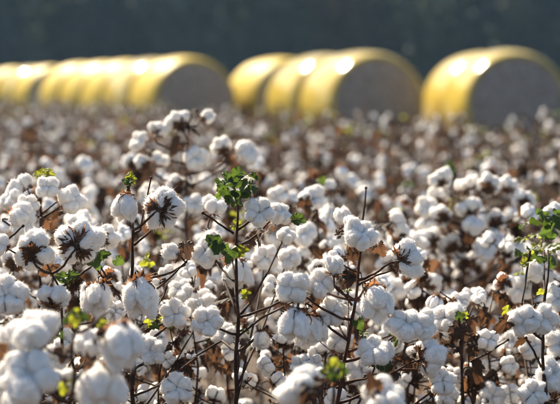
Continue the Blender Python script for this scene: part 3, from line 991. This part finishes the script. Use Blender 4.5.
# taller plants a little farther off
K1 = 4.85
hero('tallest cotton plant, bolls ringed round its upper stem with one orange dry leaf',
     [(192, 112, K1), (188, 140, K1), (186, 175, K1), (186, 220, K1), (188, 300, K1)],
     [(178, 122, K1, 14, 'loose', (-.3, .5, -.4)), (207, 117, K1, 12, 'tight', (.6, .5, .2)), (196, 158, K1 - .05, 14, 'loose', (.2, .2, .9)), (222, 147, K1, 13, 'loose', (-.3, .6, .4)), (247, 152, K1, 14, 'loose', (.4, .2, .5)),
      (159, 129, K1, 12, 'loose', (.2, .7, .4)), (139, 142, K1, 12, 'loose', (-.5, .3, .4)), (142, 162, K1, 12, 'tight', (-.5, .5, -.4)), (160, 160, K1, 11, 'loose', (.3, .6, .2)), (176, 186, K1, 13, 'loose', (-.3, .3, .6)),
      (150, 192, K1 + .1, 13, 'open5', (-.3, .5, .5)), (224, 190, K1 + .1, 13, 'open5', (.3, .5, .5)), (195, 205, K1 - .1, 13, 'loose', (.1, .3, .7)), (168, 215, K1, 13, 'loose', (0, .3, .8))],
     [(176, 146, K1 - .05, 13, 'dry', (-.5, -.5, .3), (-.2, .3, 1)), (185, 180, K1, 14, 'dry'), (190, 128, K1, 12, 'dry'), (192, 112, K1, 9, 'dark'), (232, 160, K1, 11, 'dry'), (148, 150, K1, 10, 'dry'), (188, 168, K1, 13, 'dark')])

K2 = 5.0
hero('broad cotton plant with many round bolls, a brown-backed boll at its edge',
     [(470, 190, K2), (466, 215, K2), (463, 250, K2), (462, 320, K2)],
     [(441, 180, K2, 13, 'loose', (-.2, .7, -.5)), (438, 196, K2 + .1, 13, 'loose', (.2, .7, .4)), (427, 208, K2, 14, 'open5', (-.3, .3, .8)), (441, 216, K2 - .05, 13, 'loose', (-.1, .3, .7)), (460, 186, K2 + .1, 10, 'tight', (0, .9, .2)),
      (471, 184, K2 + .05, 12, 'loose', (-.2, .8, .2)), (489, 186, K2, 14, 'loose', (.2, .4, -.7)), (508, 186, K2 + .05, 13, 'loose', (.1, .8, -.5)), (523, 201, K2, 13, 'loose', (0, .5, -1)), (470, 207, K2 - .05, 14, 'loose', (-.2, .6, .3)),
      (473, 226, K2 - .1, 14, 'open4', (.2, .6, .5)), (496, 221, K2, 14, 'open5', (.1, .4, .9)), (494, 241, K2 - .05, 14, 'loose', (-.2, .4, .7)), (450, 245, K2, 14, 'loose', (-.2, .4, .7)), (485, 250, K2 - .1, 14, 'loose', (.2, .4, .7)),
      (430, 240, K2, 14, 'loose', (-.4, .4, .6)), (515, 245, K2 + .1, 13, 'loose', (.4, .4, .6)), (462, 262, K2, 13, 'open5', (-.2, .4, .8)), (508, 262, K2, 13, 'loose', (.3, .4, .6))],
     [(449, 167, K2 + .2, 10, 'green', (0, .8, .1), (0, .4, 1)), (452, 171, K2 + .2, 9, 'green'), (450, 208, K2 - .1, 7, 'lime'), (468, 238, K2 - .1, 13, 'dry', (0, -.8, .2)), (466, 246, K2 - .1, 12, 'dry'), (523, 212, K2 - .05, 10, 'dry', (0, -.9, .2)),
      (444, 226, K2, 12, 'dry'), (492, 258, K2, 14, 'dry')])

K3 = 4.5
hero('cotton plant with a half-open boll leaning out of its dark bur over brown foliage',
     [(398, 215, K3), (401, 250, K3), (404, 300, K3), (405, 360, K3)],
     [(398, 222, K3, 15, 'loose', (.8, .2, .1)), (418, 300, K3 - .1, 15, 'open5', (0, .2, .9)), (395, 290, K3, 15, 'loose', (-.3, .4, .7)), (430, 282, K3, 14, 'loose', (.3, .5, .6)), (440, 310, K3, 14, 'open4', (.3, .3, .8)), (400, 240, K3 + .2, 14, 'loose', (.2, .4, .7)),
      (418, 240, K3 + .3, 13, 'loose', (.3, .6, .4)), (388, 262, K3 + .2, 13, 'loose', (-.3, .5, .6)), (425, 345, K3, 14, 'open5', (.2, .3, .8)), (390, 345, K3, 14, 'loose', (-.2, .3, .8))],
     [(388, 220, K3 - .02, 14, 'dark', (-.6, .3, .2)), (390, 228, K3, 12, 'dry', (-.2, -.7, .2)), (410, 275, K3, 14, 'dry'), (436, 262, K3, 13, 'dry'), (385, 305, K3, 14, 'dry'), (412, 322, K3, 15, 'dry'), (405, 232, K3, 9, 'dark')])

hero('cotton plant with a cupped round boll between the leaf-crowned and the reddish stems',
     [(316, 196, 4.45), (318, 240, 4.45), (316, 300, 4.45), (318, 380, 4.45)],
     [(312, 199, 4.45, 15, 'loose', (.3, .3, .8)), (330, 196 - 10, 4.9, 9, 'tight', (0, .9, .2)), (306, 235, 4.4, 14, 'loose', (-.3, .4, .6)), (330, 250, 4.4, 13, 'loose', (.3, .4, .6)), (345, 270, 4.4, 13, 'open5', (.3, .4, .6)),
      (300, 262, 4.4, 14, 'loose', (-.3, .3, .6)), (322, 320, 4.3, 14, 'open5', (0, .3, .9)), (290, 345, 4.4, 14, 'loose', (-.3, .3, .7)), (340, 300, 4.4, 14, 'loose', (.3, .3, .7)), (282, 310, 4.5, 14, 'loose', (-.3, .3, .6))],
     [(305, 205, 4.4, 12, 'dry', (0, -.8, .2)), (320, 222, 4.45, 14, 'dry'), (318, 250, 4.4, 14, 'dry'), (300, 285, 4.4, 15, 'dry'), (322, 180, 4.9, 8, 'green'), (330, 248, 4.4, 8, 'lime')])

# ------------------------------------------------------------------ generated plants of the field
def plant_spec(seed, feature, skip=0.46, lsize=1.0):
    """random plant: list of ('boll', matrix, kind, var) / ('leaf', matrix, kind, idx) and a stem geometry, height about 1"""
    rs = random.Random(seed)
    h = rs.uniform(0.94, 1.06)
    bolls, leaves = [], []
    g = Geo()
    nst = 14
    zig = [Vector((rs.uniform(-.012, .012) + 0.03 * math.sin(i * .4 + seed), rs.uniform(-.012, .012) + .03 * math.sin(i * .33 + seed * 2), h * i / nst)) for i in range(nst + 1)]
    zig[0] = Vector((0, 0, -0.03))
    V, F = tube(zig, [0.0070 - 0.0050 * i / nst for i in range(nst + 1)], 5); g.add(V, F)
    ang = rs.uniform(0, 6.28)
    for i in range(3, nst + 1):
        ang += 2.35 + rs.uniform(-.4, .4)
        t = i / nst
        for rep in range(2 if t < 0.95 and rs.random() < 0.40 else 1):
            aa = ang + rep * 2.6
            ln = (0.24 * (1.12 - t) + 0.05) * rs.uniform(0.7, 1.25)
            a = zig[i]
            dirv = Vector((math.cos(aa), math.sin(aa), rs.uniform(0.15, 0.7)))
            b = a + dirv.normalized() * ln
            pth = curve(a, b, rs.uniform(0, .02), 5)
            V, F = tube(pth, [0.0034, 0.0031, 0.0028, 0.0024, 0.002], 4); g.add(V, F)
            ends = [(b, dirv)]
            if ln > 0.15 and rs.random() < 0.75:
                mid = pth[2] + Vector((rs.uniform(-.03, .03), rs.uniform(-.03, .03), rs.uniform(.01, .04)))
                ends.append((mid, Vector((rs.uniform(-1, 1), rs.uniform(-1, 1), 0.5))))
            for e, dv in ends:
                if rs.random() < skip:
                    continue
                axis = (dv.normalized() + Vector((rs.uniform(-.8, .8), rs.uniform(-.8, .8), rs.uniform(-.7, .7)))).normalized()
                kind = rs.choices(KINDS, (3, 3, 5, 2, 2, 2.5))[0]
                if kind == 'hang':
                    axis = Vector((axis.x * .5, axis.y * .5, -1)).normalized()
                bolls.append((mat_axis(e + axis * 0.015, axis, rs.uniform(0, 6.28), rs.uniform(0.66, 0.94)), kind, rs.randrange(4)))
            for q in range(4):
              if rs.random() < 0.62:
                p = a.lerp(b, rs.uniform(.3, .8)) + Vector((0, 0, -.02))
                leaves.append((Matrix.Translation(p) @ Matrix.Rotation(rs.uniform(0, 6.28), 4, 'Z') @ Matrix.Rotation(rs.uniform(.2, 1.5), 4, 'Y') @ Matrix.Rotation(rs.uniform(-1, 1), 4, 'X') @ Matrix.Scale(rs.uniform(.024, .052) * lsize, 4), 'dark' if rs.random() < .45 else 'dry', rs.randrange(4)))
    nf = {'green': 5, 'lime': 5, 'brown': 0, 'bare': 0}[feature]
    for k in range(nf):
        p = zig[-1] + Vector((rs.uniform(-.03, .03), rs.uniform(-.03, .03), rs.uniform(-.02, .02)))
        leaves.append((Matrix.Translation(p) @ Matrix.Rotation(rs.uniform(0, 6.28), 4, 'Z') @ Matrix.Rotation(rs.uniform(-.9, .5), 4, 'Y') @ Matrix.Scale(rs.uniform(.022, .036), 4), feature, rs.randrange(3)))
    if feature == 'bare':
        leaves = leaves[::2]
    return g.arrays(), bolls, leaves


FEATURES = ['brown', 'green', 'bare', 'brown', 'lime', 'bare', 'brown', 'bare']
SPECS = [plant_spec(300 + i, f) for i, f in enumerate(FEATURES)]
NEAR = [plant_spec(500 + i, f, 0.12, 0.85) for i, f in enumerate(FEATURES)]
NEAR_ME = [mesh_np('stem', *q[0], [M_STEM]) for q in NEAR]
STEM_ME = [mesh_np('stem', *s[0], [M_STEM]) for s in SPECS]
FIELD_MATS = [M_LINT, M_FIBRE, M_BUR, M_BRACT, M_STEM, M_DRY, M_GREEN, M_LIME, M_DARKDRY]
LM = {'dry': 5, 'green': 6, 'lime': 7, 'dark': 8}
_ring = slice(None)


def plant_min(spec, seed):
    """whole plant as one light mesh"""
    st, bolls, leaves = spec
    g = Geo()
    g.add_geo(st, None, [4])
    for q, (m, k, v) in enumerate(bolls):
        if q % 5:
            g.add_geo(MIN[k][v], m @ Matrix.Scale(0.92, 4))
    for m, k, i in leaves:
        c = np.array([(0, 0, 0), (.5, -.55, .3), (1, -.1, -.3), (.7, .5, .2), (.2, .8, .1), (.3, -.9, .2)])
        g.add_geo((c, np.array([(0, 1, 2), (0, 2, 3), (0, 3, 4), (0, 5, 1)]), np.zeros(4, dtype=np.int32)), m, [LM[k]])
    return g.arrays()


SPEC_MIN = [plant_min(s, i) for i, s in enumerate(SPECS)]
PLANT_ME = [mesh_np('cotton_plant', *a, FIELD_MATS) for a in SPEC_MIN]

FEATURE_TEXT = {'brown': 'brown-leaved', 'green': 'green-tipped', 'lime': 'lime-tipped', 'bare': 'thin-leaved'}


def field_label(f, px, y):
    f = FEATURE_TEXT[f]
    if y < 4.15:
        return 'low %s cotton plant tucked between the tall front plants' % f
    sector = ('the small far bales', 'the row of five bales', 'the single bale', 'the slanting bale pair', 'the end-on bale pair')[int(np.searchsorted((42, 220, 300, 425), px))]
    if y < 6.2:
        return '%s cotton plant close behind the front plants, towards %s' % (f, sector)
    if y < 9.0:
        return '%s cotton plant in mid crop, towards %s' % (f, sector)
    return 'small far %s cotton plant before %s' % (f, sector)


spots = []
d = 4.15
while d < 40:
    step = 0.36 + 0.006 * d
    half = 0.29 * d + 0.7
    x = -half + rng.uniform(0, .3)
    while x < half:
        px = 280 + x / d * FPX
        if d < edge(px):
            y = d + rng.uniform(-.15, .15)
            xx = x + rng.uniform(-.12, .12)
            keep = True
            if d < 5.6:       # leave room round the plants set out above
                for qx, qd in ((186, 4.85), (466, 5.0), (403, 4.5), (317, 4.45), (40, 3.89)):
                    if abs((qx - 280) / FPX * qd - xx) < 0.16 and abs(qd - y) < 0.22:
                        keep = False
            if keep:
                spots.append((xx, y, px))
        x += 0.37 + 0.004 * d
    d += step
for px in np.arange(230, 640, 8.5):       # the outermost row of the crop stands close
    dd = edge(px) - 0.5 + rng.uniform(-.5, .3)
    spots.append(((px - 280) / FPX * dd, dd, px))
for k in range(20):       # low plants filling in between the ones set out above
    dd = 3.72 + 0.42 * ((k * 7) % 20) / 20
    spots.append(((-0.21 + 0.42 * (k + .5) / 20) * dd + rng.uniform(-.03, .03), dd, 280))
spots.sort(key=lambda s: s[1])

field = Geo()
count = 0
for i, (x, y, px) in enumerate(spots):
    k = int(rng.integers(0, len(SPECS)))
    rot = rng.uniform(0, 6.28)
    hmax = 0.86 if y < 4.15 else (0.93 if y < 6 else 1.0)
    sc = rng.uniform(0.82, 1.0) * hmax + (0.06 if rng.random() < .15 and y > 5 else 0)
    if px < 170 and y > 12:
        sc += 0.10
    if px > 230 and y > 9:
        sc += 0.06 + 0.02 * (y > 12)
    inside = abs(x) < 0.19 * y + 0.12
    f = FEATURES[k]
    if inside and count < 290:
        count += 1
        px = 280 + x / y * FPX
        lab = field_label(f, px, y)
        grp = 'field plants: ' + lab
        if y < 8.5:
            r = plant_root((x, y, 0), lab, grp, rot, sc)
            sp, sm = (NEAR[k], NEAR_ME[k]) if y < 6.5 else (SPECS[k], STEM_ME[k])
            link('stem', sm, r)
            for m, kd, v in sp[1]:
                if (m.translation.z * sc) > 0.25:
                    link('boll', WHOLE_ME[kd][v], r, m)
            for m, kd, v in sp[2]:
                link('leaf', LEAF_ME[kd][v], r, m)
        else:
            o = link('cotton_plant', PLANT_ME[k], None, Matrix.Translation((x, y, 0)) @ Matrix.Rotation(rot, 4, 'Z') @ Matrix.Scale(sc, 4),
                     label=lab, category='cotton plant', group=grp)
    else:
        field.add_geo(SPEC_MIN[k], Matrix.Translation((x, y, 0)) @ Matrix.Rotation(rot, 4, 'Z') @ Matrix.Scale(sc, 4))
link('cotton_field', field.mesh('cotton_field', FIELD_MATS), kind='stuff',
     label='far part of the white cotton crop reaching to the yellow bales', category='cotton crop')
print('plants', len(spots), 'single', count, 'objects', len(bpy.data.objects), 'field tris', sum(len(f) for f in field.F))

# ------------------------------------------------------------------ haze
def build_haze():
    m, t = material('thin_haze')
    out = t.nodes.new('ShaderNodeOutputMaterial')
    pv = t.nodes.new('ShaderNodeVolumePrincipled')
    pv.inputs['Color'].default_value = (0.40, 0.67, 1.0, 1)
    pv.inputs['Density'].default_value = 0.00026
    pv.inputs['Anisotropy'].default_value = 0.2
    t.links.new(pv.outputs[0], out.inputs['Volume'])
    lo, hi = (-905, -305, -1.6), (905, 1405, 32)
    V = np.array([(x, y, z) for x in (lo[0], hi[0]) for y in (lo[1], hi[1]) for z in (lo[2], hi[2])], dtype=float)
    F = [(0, 1, 3), (0, 3, 2), (4, 6, 7), (4, 7, 5), (0, 4, 5), (0, 5, 1), (2, 3, 7), (2, 7, 6), (0, 2, 6), (0, 6, 4), (1, 5, 7), (1, 7, 3)]
    link('haze', mesh_np('haze', V, np.array(F), np.zeros(12), [m], False), kind='stuff', label='thin pale haze in the air over the whole field', category='haze')


build_haze()
